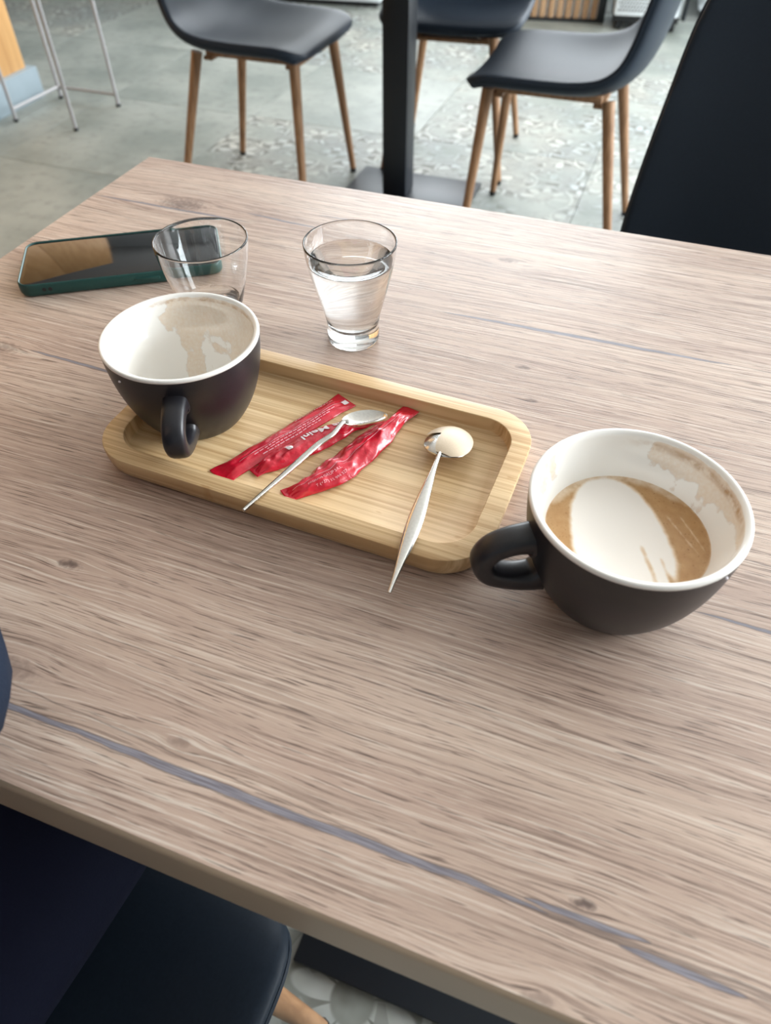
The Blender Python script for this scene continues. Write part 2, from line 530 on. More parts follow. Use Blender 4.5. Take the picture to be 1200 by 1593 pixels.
def wall_with_window(name, a, b, axis, pos, zs, ze, w0, w1, nm, mat):
    """wall along u (axis 'u') or v; solid except for the glazed opening w0..w1, zs..ze"""
    bm = bmesh.new()
    th = 0.16
    def seg(p, q, z0, z1):
        if q - p < 1e-3 or z1 - z0 < 1e-3: return
        if axis == 'u': box_bm(q - p, th, z1 - z0, ((p + q) / 2, pos, (z0 + z1) / 2), 0, 1, bm)
        else: box_bm(th, q - p, z1 - z0, (pos, (p + q) / 2, (z0 + z1) / 2), 0, 1, bm)
    seg(a, w0, 0, HC); seg(w1, b, 0, HC); seg(w0, w1, 0, zs); seg(w0, w1, ze, HC)
    o = bmobj(name, bm, mat); o.rotation_euler = (0, 0, ROOM); tag(o, kind='structure')
    w = bpy.data.objects.new('window_%d' % nm, None); link(w); w.rotation_euler = (0, 0, ROOM); tag(w, kind='structure')
    n = max(2, round((w1 - w0) / 1.3))
    for k in range(n + 1):
        p = w0 + 0.03 + (w1 - w0 - 0.06) * k / n
        c = (p, pos, (zs + ze) / 2) if axis == 'u' else (pos, p, (zs + ze) / 2)
        box('mullion', 0.06, 0.06, ze - zs, c, M['black_metal'], w, 0)
    for zz in (zs + 0.03, ze - 0.03):
        c = ((w0 + w1) / 2, pos, zz) if axis == 'u' else (pos, (w0 + w1) / 2, zz)
        box('window_rail', (w1 - w0 - 0.12) if axis == 'u' else 0.05, 0.05 if axis == 'u' else (w1 - w0 - 0.12), 0.06, c, M['black_metal'], w, 0)
wall_with_window('wall_far', U0, U1, 'u', V1 + 0.08, 0.95, 2.95, -2.5, 4.3, 1, M['white_wall'])
wall_with_window('wall_right', V0, V1, 'v', U1 + 0.08, 1.00, 2.80, 0.8, 4.6, 2, M['white_wall'])
wall_with_window('wall_back', U0, U1, 'u', V0 - 0.08, 0.70, 2.80, -2.8, 3.4, 3, M['grey_wall'])
wl = box('wall_left', 0.16, V1 - V0, HC, (U0 - 0.08, (V0 + V1) / 2, HC / 2), M['grey_wall'], None, 0)
wl.rotation_euler = (0, 0, ROOM); tag(wl, kind='structure')

# ================================================================== TABLES
def cafe_table(name, loc, rz, sx, sy, plate, post, th=0.042, top_z=0.75, plate_off=(0, 0), plate_shift=0.0):
    t = empty(name, loc, rz)
    # top: laminated sheet with a softly rounded edge band
    bm = box_bm(sx - 0.004, sy - 0.004, th, (0, 0, top_z - th / 2), 0)
    top = bmobj('tabletop', bm, M['oak'], t)
    rr = 0.0035
    loops = []
    prof = [(-0.0022, top_z - 0.00005)] + [(-rr + rr * math.sin(R(a)), top_z - rr + rr * math.cos(R(a))) for a in (20, 40, 60, 80, 90)] + [(0, top_z - th + 0.001), (-0.001, top_z - th), (-0.006, top_z - th)]
    for (d, z) in prof:
        loops.append([(x, y, z) for x, y in round_rect(sx + 2 * d, sy + 2 * d, 0.004 + d if 0.004 + d > 0.001 else 0.001, 3)])
    V, F = loft(loops, False, False)
    mesh('edge_band', V, F, M['band_oak'], t, True, 40)
    px, py = plate_off
    mesh_plate = box('base_plate', plate[0], plate[1], 0.010, (px + plate_shift, py, 0.005), M['black_metal'], t, 0.002)
    box('column', post[0], post[1], top_z - th - 0.010 - 0.012, (px, py, 0.010 + (top_z - th - 0.022) / 2), M['black_metal'], t, 0.003)
    box('mounting_plate', 0.42, 0.30, 0.012, (px, py, top_z - th - 0.006), M['black_metal'], t, 0.001)
    return t
M['band_oak'] = M['band']
tbl = cafe_table('cafe_table', uv(0.073, 0.3704), ROOM, 1.20, 0.6244, (0.50, 0.46), (0.08, 0.08))
tag(tbl, 'pale oak laminate table carrying the bamboo tray, cups and glasses', 'table')
tb2 = cafe_table('cafe_table', Vector((0.042, 2.46, 0)), ROOM, 0.80, 0.70, (0.43, 0.31), (0.082, 0.082), plate_shift=0.04)
tag(tb2, 'table on a black square column and flat base plate between the empty chairs', 'table')

# ================================================================== CHAIRS
def shell_point(s, t, off=0.0):
    prof = SHELL
    n = len(prof) - 1
    f = s * n; i = min(int(f), n - 1); q = f - i
    p = prof[i].lerp(prof[i + 1], q)
    a = prof[max(i - 1, 0)]; b = prof[min(i + 2, n)]
    tx, tz = b.x - a.x, b.z - a.z
    l = math.hypot(tx, tz); tx, tz = tx / l, tz / l
    nx, nz = tz, -tx                        # towards the sitter
    if nz < 0 and s < 0.4: nx, nz = -nx, -nz
    if nx < 0 and s >= 0.4: nx, nz = -nx, -nz
    W = 0.215 + 0.016 * sm(0.0, 0.25, s) - 0.012 * sm(0.45, 0.65, s) - 0.030 * sm(0.65, 1.0, s)
    d0 = 0.16; d1 = 0.16
    if s < d0: W *= (1 - ((d0 - s) / d0) ** 2.8) ** (1 / 2.8) if s > 0 else 0.0
    if s > 1 - d1: W *= (1 - ((s - 1 + d1) / d1) ** 2.8) ** (1 / 2.8) if s < 1 else 0.0
    curl = (0.030 * sm(0.05, 0.5, s) + 0.012) * abs(t) ** 2.6
    curl *= 1 - 0.5 * sm(0.8, 1, s)
    k = curl + off
    return Vector((p.x + nx * k, W * t, p.z + nz * k))
def _shell_profile():
    pts = [(.210, 0, .440), (.200, 0, .458), (.155, 0, .470), (.08, 0, .467), (0, 0, .461), (-.08, 0, .459), (-.145, 0, .470), (-.19, 0, .502), (-.215, 0, .55), (-.232, 0, .62), (-.248, 0, .70), (-.262, 0, .78), (-.276, 0, .87), (-.283, 0, .935)]
    return catmull([(a + 0.033, b, c) for a, b, c in pts], 6)
SHELL = _shell_profile()
def make_chair(name):
    t = empty(name, (0, 0, 0))
    ns, nt = 44, 22
    V, F = [], []
    for layer, off in ((0, 0.0), (1, -0.034)):
        for i in range(ns + 1):
            for j in range(nt + 1):
                s = 0.0015 + (1 - 0.003) * i / ns
                tt = -1 + 2 * j / nt
                e = max(abs(tt) ** 6, (1 - min(i, ns - i) / 2.5) if min(i, ns - i) < 2.5 else 0)
                V.append(shell_point(s, math.sin(tt * PI / 2), off * (1 - 0.35 * e) if layer else -0.009 * e))
    st = (ns + 1) * (nt + 1)
    idx = lambda l, i, j: l * st + i * (nt + 1) + j
    for i in range(ns):
        for j in range(nt):
            F.append((idx(0, i, j), idx(0, i + 1, j), idx(0, i + 1, j + 1), idx(0, i, j + 1)))
            F.append((idx(1, i, j), idx(1, i, j + 1), idx(1, i + 1, j + 1), idx(1, i + 1, j)))
    for i in range(ns):
        F.append((idx(0, i, 0), idx(1, i, 0), idx(1, i + 1, 0), idx(0, i + 1, 0)))
        F.append((idx(0, i, nt), idx(0, i + 1, nt), idx(1, i + 1, nt), idx(1, i, nt)))
    for j in range(nt):
        F.append((idx(0, 0, j), idx(0, 0, j + 1), idx(1, 0, j + 1), idx(1, 0, j)))
        F.append((idx(0, ns, j), idx(1, ns, j), idx(1, ns, j + 1), idx(0, ns, j + 1)))
    sh = mesh('seat_shell', V, F, M['leather'], t, True, 60)
    # welt seam that runs round the edge of the shell
    for side in (-1, 1):
        pts = [shell_point(0.02 + 0.96 * k / 90, side * 0.999, -0.014) + Vector((0, side * 0.0006, 0)) for k in range(91)]
        tube('piping', pts, [0.0020] * 91, M['leather'], sh, 6, Vector((0, 1, 0)))
    # under-frame rails
    for y in (-0.11, 0.11):
        box('seat_rail', 0.28, 0.030, 0.016, (0.036, y, 0.424), M['legwood'], t, 0.003)
    for x in (-0.135, 0.135):
        box('cross_rail', 0.030, 0.25, 0.012, (x + 0.036, 0, 0.410), M['legwood'], t, 0.003)
    for sx in (1, -1):
        for sy in (1, -1):
            a = Vector((sx * 0.158 + 0.036, sy * 0.140, 0.430)); b = Vector((sx * 0.222, sy * 0.208, 0.010))
            pts = [a.lerp(b, k / 6) for k in range(7)]
            l = tube('leg', pts, [0.0165 - 0.0062 * k / 6 for k in range(7)], M['legwood'], t, 12, Vector((0, 1, 0)))
            tube('foot_cap', [b + Vector((0, 0, 0.004)), b - Vector((0, 0, 0.010))], [0.0115, 0.0105], M['dark_rubber'], l, 10, Vector((0, 1, 0)))
    return t
def copy_tree(o, parent=None):
    c = o.copy(); COL.objects.link(c)
    if parent is not None:
        c.parent = parent
    for ch in list(o.children): copy_tree(ch, c)
    return c
chair0 = make_chair('shell_chair')
def place(o, loc, rz, label):
    o.location = loc; o.rotation_euler = (0, 0, rz)
    tag(o, label, 'chair', 'black shell chairs with wooden legs')
    return o
place(chair0, Vector((-0.396, 2.52, 0)), ROOM, 'empty black shell chair facing the column table, white panel behind its seat')
place(copy_tree(chair0), Vector((0.503, 2.175, 0)), ROOM + PI, 'empty black shell chair whose backrest hides part of the perforated white appliance')
place(copy_tree(chair0), Vector((0.250, 2.800, 0)), ROOM - PI / 2 + R(5), 'empty black shell chair half hidden behind the black table column')
place(copy_tree(chair0), uv(0.200, 0.850), ROOM - PI / 2, 'black shell chair tucked under the far side of the oak table')
place(copy_tree(chair0), uv(-0.345, -0.112), ROOM + PI / 2 - R(6), 'black shell chair under the person in navy jeans')

# ================================================================== BACKGROUND THINGS
# bar stool with thin white legs
st = empty('bar_stool', Vector((-1.315, 3.215, 0)), R(-20))
tag(st, 'bar stool with thin white metal legs beside the amber wood partition', 'stool')
fx, fy = 0.145, 0.145
for a, b in ((-1, -1), (1, -1), (1, 1), (-1, 1)):
    l = tube('leg', [(a * fx, b * fy, 0.008), (a * fx, b * fy, 0.70)], [0.0070, 0.0070], M['white_metal'], st, 12, Vector((0, 1, 0)))
    tube('foot_cap', [(a * fx, b * fy, 0.010), (a * fx, b * fy, 0.0)], [0.0095, 0.0095], M['dark_rubber'], l, 10, Vector((0, 1, 0)))
for z in (0.045,):
    tube('stretcher', [(-fx, -fy, z), (-fx, fy, z)], [0.006] * 2, M['white_metal'], st, 10)
    tube('stretcher', [(-fx, fy, z), (fx, fy, z)], [0.006] * 2, M['white_metal'], st, 10)
box('seat', 0.36, 0.36, 0.03, (0, 0, 0.715), M['white_metal'], st, 0.012, 3)

# amber wood partition on a grey plinth
pa = empty('wood_partition', Vector((-1.48, 3.43, 0)), R(162) + R(90))
tag(pa, 'amber wood partition panel standing on a grey plinth', 'partition')
box('plinth', 2.4, 0.30, 0.115, (1.2, -0.15, 0.0575), M['plinth'], pa, 0.002)
for k in range(4):
    box('wood_panel', 0.588, 0.27, 2.6, (0.03 + 0.294 + k * 0.591, -0.165, 0.115 + 1.3), M['partition_wood'], pa, 0.002)

# white cabinet in front of the far wall
wc = empty('white_cabinet', Vector((-0.03, 4.88, 0)), R(-12))
tag(wc, 'long white lacquered cabinet standing at the back of the cafe', 'cabinet')
box('plinth', 2.30, 0.40, 0.020, (-1.18, 0.24, 0.010), M['dark_rubber'], wc, 0)
box('body', 2.36, 0.46, 0.90, (-1.18, 0.25, 0.472), M['white_panel'], wc, 0.012, 3)
for k in range(3):
    d = box('door', 0.77, 0.018, 0.84, (-0.405 - k * 0.777, 0.011, 0.47), M['white_panel'], wc, 0.003)
    tube('handle', [(-0.70 - k * 0.777, -0.015, 0.62), (-0.70 - k * 0.777, -0.015, 0.80)], [0.006] * 2, M['black_metal'], d, 8, Vector((0, 1, 0)))

# slatted wood counter front
sc = empty('slatted_counter', Vector((0.655, 4.665, 0)), R(-9))
tag(sc, 'counter front of upright oak slats on white beside the white appliance', 'counter')
box('backing', 0.50, 0.30, 0.98, (0.25, 0.17, 0.50), M['white_panel'], sc, 0.002)
box('base_rail', 0.50, 0.03, 0.016, (0.25, 0.012, 0.008), M['dark_rubber'], sc, 0)
for k in range(11):
    box('slat', 0.030, 0.020, 0.95, (0.022 + k * 0.0455, 0.010, 0.492), M['slat_wood'], sc, 0.002)
box('end_post', 0.035, 0.34, 1.0, (0.5195, 0.16, 0.50), M['black_metal'], sc, 0.002)
box('worktop', 0.56, 0.38, 0.03, (0.262, 0.17, 1.015), M['white_panel'], sc, 0.003)

# white appliance with perforated base grille on castors
ap = empty('display_cooler', Vector((1.18, 4.43, 0)), R(-11))
tag(ap, 'white display cooler with a perforated lower grille on black castors', 'cooler')
box('body', 0.345, 0.30, 1.30, (0.185, 0.17, 0.72), M['white_panel'], ap, 0.006, 3)
fr = box('front_panel', 0.32, 0.016, 0.50, (0.175, 0.013, 0.32), M['white_panel'], ap, 0.004)
box('side_frame', 0.016, 0.32, 1.32, (0.367, 0.16, 0.72), M['black_metal'], ap, 0.002)
dots = bmesh.new()
for r_ in range(5):
    for c_ in range(19):
        x = 0.035 + c_ * 0.0155 + (0.0078 if r_ % 2 else 0)
        z = 0.095 + r_ * 0.016
        m_ = Matrix.Translation((x, 0.0048, z)) @ Matrix.Rotation(R(90), 4, 'X')
        bmesh.ops.create_cone(dots, cap_ends=True, segments=8, radius1=0.0052, radius2=0.0052, depth=0.002, matrix=m_)
g = bmobj('grille_holes', dots, M['dark_rubber'], fr); g['kind'] = 'stuff'
box('glass_door', 0.32, 0.012, 0.72, (0.175, 0.012, 0.98), M['phone_black'], ap, 0.003)
box('base_shadow_block', 0.33, 0.29, 0.03, (0.18, 0.165, 0.055), M['dark_rubber'], ap, 0.002)  # dark block standing in for the shadow gap beneath the cooler body
for cx, cy in ((0.05, 0.06), (0.32, 0.05), (0.05, 0.28), (0.32, 0.28)):
    cst = tube('castor', [(cx - 0.014, cy, 0.024), (cx + 0.014, cy, 0.024)], [0.024] * 2, M['dark_rubber'], ap, 14)
# white low partition to the right of the cooler
wp = empty('white_cupboard', Vector((1.725, 4.69, 0)), R(-16))
tag(wp, 'plain white cupboard against the back wall beyond the cooler', 'cupboard')
box('body', 1.4, 0.45, 0.88, (0.7, 0.25, 0.47), M['white_panel'], wp, 0.004)
box('plinth', 1.36, 0.40, 0.03, (0.7, 0.25, 0.015), M['plinth'], wp, 0)
for k in range(2):
    box('door', 0.68, 0.018, 0.80, (0.352 + k * 0.694, 0.015, 0.475), M['white_panel'], wp, 0.003)

# ================================================================== THE TRAY
TA = R(-22.35)
TX, TY = math.cos(TA), math.sin(TA)
def tp(a, b, z=0.0):                       # tray axes -> world
    return Vector((a * TX - b * TY, a * TY + b * TX, z))
TZ = 0.75
tray_c = ((-0.2978 - 0.0415) / 2, (0.2302 + 0.3662) / 2)
TL, TWd, TH, FL = 0.2563, 0.1360, 0.0165, 0.0065
tray = empty('bamboo_tray', tp(tray_c[0], tray_c[1], TZ), TA)
tag(tray, 'rectangular bamboo serving tray with rounded corners and sunken centre', 'tray')
ro = lambda d: round_rect(TL + 2 * d, TWd + 2 * d, 0.030 + d, 12)
ri = lambda d: round_rect(TL - 0.024 + 2 * d, TWd - 0.024 + 2 * d, 0.021 + d, 12)
loops = []
for pts_, z in ((ro(-0.0050), 0.0003), (ro(-0.0035), 0.0008), (ro(-0.0014), 0.0045), (ro(-0.0003), 0.0100), (ro(0), TH - 0.0007), (ro(-0.0002), TH - 0.0002), (ro(-0.0007), TH),
                (ri(0.0004), TH), (ri(0.0), TH - 0.0003), (ri(-0.0001), TH - 0.0008), (ri(-0.0005), FL + 0.0026), (ri(-0.0012), FL + 0.0008), (ri(-0.0028), FL)):
    loops.append([(x, y, z) for x, y in pts_])
V, F = loft(loops)
mesh('tray_board', V, F, M['bamboo'], tray, True, 28)

# ================================================================== CUPS
def stain_fn(kind, ang, h, R_):
    """ang: world angle of the inside wall, h 0 (bottom) .. 1 (rim)"""
    p = Vector((math.cos(ang) * 1.6, math.sin(ang) * 1.6, h * 2.2))
    nz = noise.noise(p * 1.3 + Vector((3.1, 7.7, 1.2))) * 0.5
    nf = noise.noise(p * 3.4 + Vector((9.1, 2.7, 4.2))) * 0.5
    deg = (math.degrees(ang)) % 360
    def bump(c, w): 
        d = abs((deg - c + 180) % 360 - 180)
        return 1 - sm(w * 0.45, w, d)
    if kind == 'empty':
        v = 0.18
        v += 0.55 * bump(70, 75) * sm(0.50, 0.80, h)
        v += 0.60 * bump(98, 17) * (0.35 + 0.65 * sm(0.95, 0.5, h))
        v += 0.34 * bump(48, 46) * sm(0.15, 0.5, h)
        v += 0.42 * bump(20, 34)
        v += 0.22 * (1 - sm(0.0, 0.34, h)) * bump(70, 110)
        v += 0.55 * nf + 0.35 * nz
        v *= 1 - 0.9 * bump(190, 75)
        crust = bump(75, 80) * sm(0.915, 0.935, h) * sm(0.965, 0.95, h) * (0.65 + 0.8 * nf)
        return v, max(0, min(1, crust))
    v = 0.14
    v += 0.60 * bump(12, 62) * sm(0.74, 0.90, h)
    v += 0.55 * bump(52, 22) * sm(0.62, 0.88, h)
    v += 0.40 * bump(22, 9) * sm(0.30, 0.5, h)
    v += 0.40 * bump(150, 22) * sm(0.60, 0.85, h)
    v += 0.45 * nf + 0.3 * nz
    crust = bump(28, 60) * sm(0.88, 0.91, h) * sm(0.965, 0.94, h) * (0.6 + 1.0 * nf)
    return v, max(0, min(1, crust))
OUT = [(0.0, 0.010), (0.50, 0.010), (0.53, 0.0), (0.585, 0.0), (0.615, 0.014), (0.675, 0.075), (0.745, 0.165), (0.815, 0.275), (0.875, 0.40), (0.925, 0.54), (0.962, 0.69), (0.985, 0.84), (0.995, 0.945)]
def make_cup(name, loc, Rr, h, handle_deg, kind, label, chips=()):
    t = empty(name, loc)
    tag(t, label, 'cup')
    prof = [(0, 0.010 * h)] + [(p.x * Rr, p.y * h) for p in catmull([(a, b, 0) for a, b in OUT[2:]], 4)]
    prof = [(max(r, 0), max(z, 0)) for r, z in prof]
    th = 0.0036
    V, F = lathe_geo(prof + [(0.9965 * Rr, 0.965 * h), (0.9965 * Rr - 0.0008, 0.968 * h)], 128)
    mesh('cup_body', V, F, M['glaze_black'], t, True, 60)
    # white lining: rim, wall, bottom
    ip = [(0.9965 * Rr - 0.0010, 0.960 * h), (0.9965 * Rr, 0.966 * h), (0.9985 * Rr, 0.980 * h), (0.995 * Rr, 0.993 * h), (0.980 * Rr, 1.0 * h), (0.955 * Rr, 0.998 * h), (Rr - th, 0.985 * h)]
    rows = 46
    outc = catmull([(a, b, 0) for a, b in OUT[4:]] + [(1.0, 1.0, 0)], 8)
    def r_out(z):
        for a, b in zip(outc[:-1], outc[1:]):
            if a.y <= z <= b.y: return a.x + (b.x - a.x) * (z - a.y) / max(b.y - a.y, 1e-6)
        return 1.0
    zb = 0.075
    for k in range(1, rows + 1):
        q = k / rows
        z = 0.975 + (zb - 0.975) * q
        r = r_out(max(z, 0.02)) * Rr - th - 0.0060 * sm(0.02, 0.42, q)
        if z < zb + 0.10:                       # round off into the flat bottom
            w = (zb + 0.10 - z) / 0.10
            r -= 0.012 * w * w
        ip.append((r, z * h))
    r_end = ip[-1][0]
    for q in (0.8, 0.5, 0.25, 0.0): ip.append((r_end * q, zb * h - 0.0004))
    V, F = lathe_geo(ip, 160)
    lin = mesh('white_lining', V, F, M['glaze_white'], t, True, 80)
    sv, cv = [], []
    for v in lin.data.vertices:
        x, y, z = v.co
        rr = math.hypot(x, y)
        if z / h > 0.977 or (rr > 0.985 * Rr):
            sv.append(0.0); cv.append(0.0); continue
        a, c = stain_fn(kind, math.atan2(y, x), z / h, Rr)
        if rr < r_end * 0.9: a *= rr / r_end * 0.5 + 0.4
        sv.append(a); cv.append(c)
    set_attr(lin, 'stain', sv); set_attr(lin, 'crust', cv)
    # ear handle
    k = Rr / 0.0524
    ctrl = [(0.93 * Rr, 0.715 * h), (0.99 * Rr, 0.725 * h), (1.02 * Rr + 0.0075 * k, 0.715 * h), (1.02 * Rr + 0.0165 * k, 0.655 * h), (1.02 * Rr + 0.0208 * k, 0.535 * h), (1.02 * Rr + 0.0170 * k, 0.400 * h), (1.02 * Rr + 0.0060 * k, 0.315 * h), (0.93 * Rr, 0.285 * h), (0.80 * Rr, 0.30 * h)]
    path = catmull([(a, 0, b) for a, b in ctrl], 6)
    n = len(path)
    secs = []
    for i in range(n):
        q = i / (n - 1)
        e = 1 + 0.75 * (abs(2 * q - 1) ** 4)
        secs.append(ring(0.0076 * k * (0.95 + 0.15 * abs(2 * q - 1) ** 2), 0.0054 * k * e, 20, 3.0))
    V, F = sweep_geo(path, secs, Vector((0, 1, 0)))
    # side axis is y: swap so that the wide direction lies across the handle plane
    V = []
    for i, p in enumerate(path):
        a = path[max(i - 1, 0)]; b = path[min(i + 1, n - 1)]
        tg = (b - a).normalized(); sd = Vector((0, 1, 0)); nr = sd.cross(tg).normalized()
        for s_, q_ in secs[i]: V.append(p + sd * s_ + nr * q_)
    for deg_, zz_ in chips:
        bm = bmesh.new()
        bmesh.ops.create_uvsphere(bm, u_segments=10, v_segments=6, radius=1)
        rr_ = r_out(zz_) * Rr
        for v_ in bm.verts: v_.co = Vector((rr_ * math.cos(R(deg_)) + v_.co.x * 0.0010, rr_ * math.sin(R(deg_)) + v_.co.y * 0.0010, zz_ * h + v_.co.z * 0.0007))
        bmobj('chip', bm, M['print_white'], t, True, 80)
    hd = mesh('handle', V, F, M['glaze_black'], t, True, 60)
    hd.rotation_euler = (0, 0, R(handle_deg))
    return t
CR, CH = 0.0524, 0.068
cupR = make_cup('coffee_cup', Vector((0.1213, 0.2342, TZ)), CR, CH, 189, 'latte', 'black cup standing on the oak table, half full of latte', ((-56, 0.93),))
LR, LH = 0.0484, 0.0615
cupL = make_cup('coffee_cup', Vector((-0.1257, 0.3740, TZ + FL)), LR, LH, -86, 'empty', 'drunk-up black cup standing on the bamboo tray, coffee film inside', ((233, 0.88),))

# the latte in the right-hand cup
def milk(X, Y):
    ex = (X + 0.10) / (0.60 - 0.10 * Y); ey = (Y + 0.02) / 1.02
    d = (abs(ex) ** 2.3 + abs(ey) ** 2.6) ** 0.42
    v = 0.95 - 0.75 * sm(0.80, 1.08, d)
    # tan streaks pulled through the lower half of the milk
    for cx, w, y0, y1, s in ((0.12, 0.05, -0.05, -0.95, 0.45), (0.30, 0.04, -0.2, -0.95, 0.4), (-0.34, 0.05, -0.55, -1.0, 0.4)):
        xx = cx + 0.12 * (Y - y0) * (-1 if cx > 0 else 1) * 0.6
        g = math.exp(-((X - xx) / w) ** 2)
        v -= s * g * sm(y0, y0 - 0.25, Y)
    rr = math.hypot(X, Y)
    if Y > 0.25: v = max(v, 0.50 * sm(0.72, 0.95, rr) * sm(0.2, 0.6, Y))
    v = max(v, 0.42 * sm(0.93, 0.985, rr))
    for cx, sl, w in ((0.66, -0.35, 0.022), (0.80, -0.25, 0.018)):
        v += 0.26 * math.exp(-((X - cx - sl * (Y - 0.0)) / w) ** 2) * sm(0.5, 0.2, abs(Y))
    return v
zc = 0.0435
rc = 0.0412
n, rows = 160, 44
V, F = lathe_geo([(rc * k / rows, 0.0004 * sm(0.93, 1.0, k / rows)) for k in range(rows + 1)], n)
F = [tuple(reversed(f)) for f in F]
low = len(V)
V += [(rc * 0.985 * math.cos(2 * PI * i / n), rc * 0.985 * math.sin(2 * PI * i / n), -0.004) for i in range(n)]
top0 = low - n
F += [(top0 + i, low + i, low + (i + 1) % n, top0 + (i + 1) % n) for i in range(n)]
F.append(tuple(range(low + n - 1, low - 1, -1)))
cof = mesh('latte_coffee', V, F, M['latte'], None, True, 60)
cof.location = (0.1213, 0.2342, TZ + zc)
set_attr(cof, 'milk', [milk(v.co.x / rc, v.co.y / rc) for v in cof.data.vertices])
tag(cof, 'milky latte with a white foam blob in the black cup', 'coffee')

# ================================================================== GLASSES
GP = [(0.0188, 0.0006), (0.0196, 0.0022), (0.0198, 0.006), (0.0196, 0.012), (0.0203, 0.019), (0.0226, 0.029), (0.0258, 0.041), (0.0289, 0.053), (0.0312, 0.064), (0.0325, 0.0725), (0.0329, 0.0775)]
def make_glass(name, loc, level, label, wlabel):
    t = empty(name, loc)
    tag(t, label, 'glass')
    outer = [(p.x, p.y) for p in catmull([(a, b, 0) for a, b in GP], 4)]
    def r_out(z):
        for (a, za), (b, zb) in zip(outer[:-1], outer[1:]):
            if za <= z <= zb: return a + (b - a) * (z - za) / (zb - za)
        return outer[-1][0]
    top = GP[-1][1]
    wall = lambda z: 0.0012 + 0.0016 * sm(0.045, 0.012, z)
    zi = 0.0125
    inner = []
    for k in range(40):
        z = top - (top - zi) * k / 39
        q = sm(zi + 0.006, zi, z)
        inner.append((r_out(z) - wall(z) - 0.004 * q * q, z))
    rim = [(GP[-1][0] - 0.00015, top + 0.0004), (GP[-1][0] - 0.0006, top + 0.0006), (GP[-1][0] - 0.00105, top + 0.0004)]
    prof = [(0, 0.0014), (0.014, 0.0010), (0.0172, 0.0)] + outer + rim + inner + [(0.010, zi - 0.0006), (0, zi - 0.0008)]
    V, F = lathe_geo(prof, 96)
    mesh('glass_body', V, F, M['glass'], t, True, 70)
    wp_ = []
    ov = 0.00025
    for k in range(24):
        z = level - (level - zi) * k / 23
        q = sm(zi + 0.006, zi, z)
        wp_.append((r_out(z) - wall(z) - 0.004 * q * q + ov, z))
    wprof = [(0, level), (wp_[0][0] * 0.6, level), (wp_[0][0] - 0.0020, level + 0.00005), (wp_[0][0] - 0.0007, level + 0.0005), (wp_[0][0] - 0.0001, level + 0.0012)] + wp_ + [(0.010, zi - 0.0008), (0, zi - 0.0010)]
    V, F = lathe_geo(wprof, 96)
    F = [tuple(reversed(f)) for f in F]
    w = mesh('drinking_water', V, F, M['water'], None, True, 70)
    w.location = loc
    bm = bmesh.new(); bm.from_mesh(w.data); bmesh.ops.recalc_face_normals(bm, faces=bm.faces[:]); bm.to_mesh(w.data); bm.free()
    g_ = t.children[0]
    bm = bmesh.new(); bm.from_mesh(g_.data); bmesh.ops.recalc_face_normals(bm, faces=bm.faces[:]); bm.to_mesh(g_.data); bm.free()
    tag(w, wlabel, 'water')
    return t
make_glass('water_glass', Vector((-0.0246, 0.4710, TZ)), 0.0635, 'nearly full tapered water glass standing clear of the phone', 'water filling the tapered glass almost to the rim')
make_glass('water_glass', Vector((-0.1290, 0.4750, TZ)), 0.0300, 'tapered water glass with little water between phone and drunk-up cup', 'shallow water left in the glass beside the phone')

# ================================================================== PHONE
PA = R(12.85)
e1 = Vector((math.cos(PA), math.sin(PA), 0)); e2 = Vector((-e1.y, e1.x, 0))
PL, PW, PT = 0.168, 0.0775, 0.0115
pc = Vector((-0.3010, 0.5255, TZ)) + e1 * PL / 2 + e2 * PW / 2
ph = empty('smartphone', pc, PA)
tag(ph, 'smartphone with dark screen in a dark green case lying face up', 'phone')
rp = lambda d, r=0.011: [(x, y) for x, y in round_rect(PL + 2 * d, PW + 2 * d, r + d, 8)]
loops = []
for d, z in ((-0.003, 0.0002), (-0.0012, 0.0010), (-0.0002, 0.0030), (0, 0.0060), (-0.0001, PT - 0.0012), (-0.0005, PT - 0.0003), (-0.0011, PT), (-0.0017, PT - 0.0003), (-0.0020, PT - 0.0011)):
    loops.append([(x, y, z) for x, y in rp(d)])
V, F = loft(loops)
case = mesh('case', V, F, M['phone_case'], ph, True, 45)
loops = [[(x, y, z) for x, y in rp(d)] for d, z in ((-0.0021, PT - 0.0013), (-0.0022, PT - 0.0008), (-0.0028, PT - 0.0006))]
V, F = loft(loops)
scr = mesh('screen', V, F, M['screen'], ph, True, 30)
tube('front_camera', [(PL / 2 - 0.0085, 0, PT - 0.0007), (PL / 2 - 0.0085, 0, PT - 0.00045)], [0.0021] * 2, M['phone_black'], scr, 14, Vector((0, 1, 0)))
for dx in (0.0, 0.0048):
    bm = bmesh.new()
    bmesh.ops.create_cone(bm, cap_ends=True, segments=14, radius1=0.0016, radius2=0.0016, depth=0.0006, matrix=Matrix.Translation((-PL / 2 + 0.021 + dx, -PW / 2 - 0.00005, 0.0066)) @ Matrix.Rotation(R(90), 4, 'X'))
    bmobj('lanyard_hole', bm, M['dark_rubber'], case)
box('side_button', 0.020, 0.0012, 0.0028, (0.020, -PW / 2 - 0.0001, 0.0062), M['phone_case'], case, 0.0005)

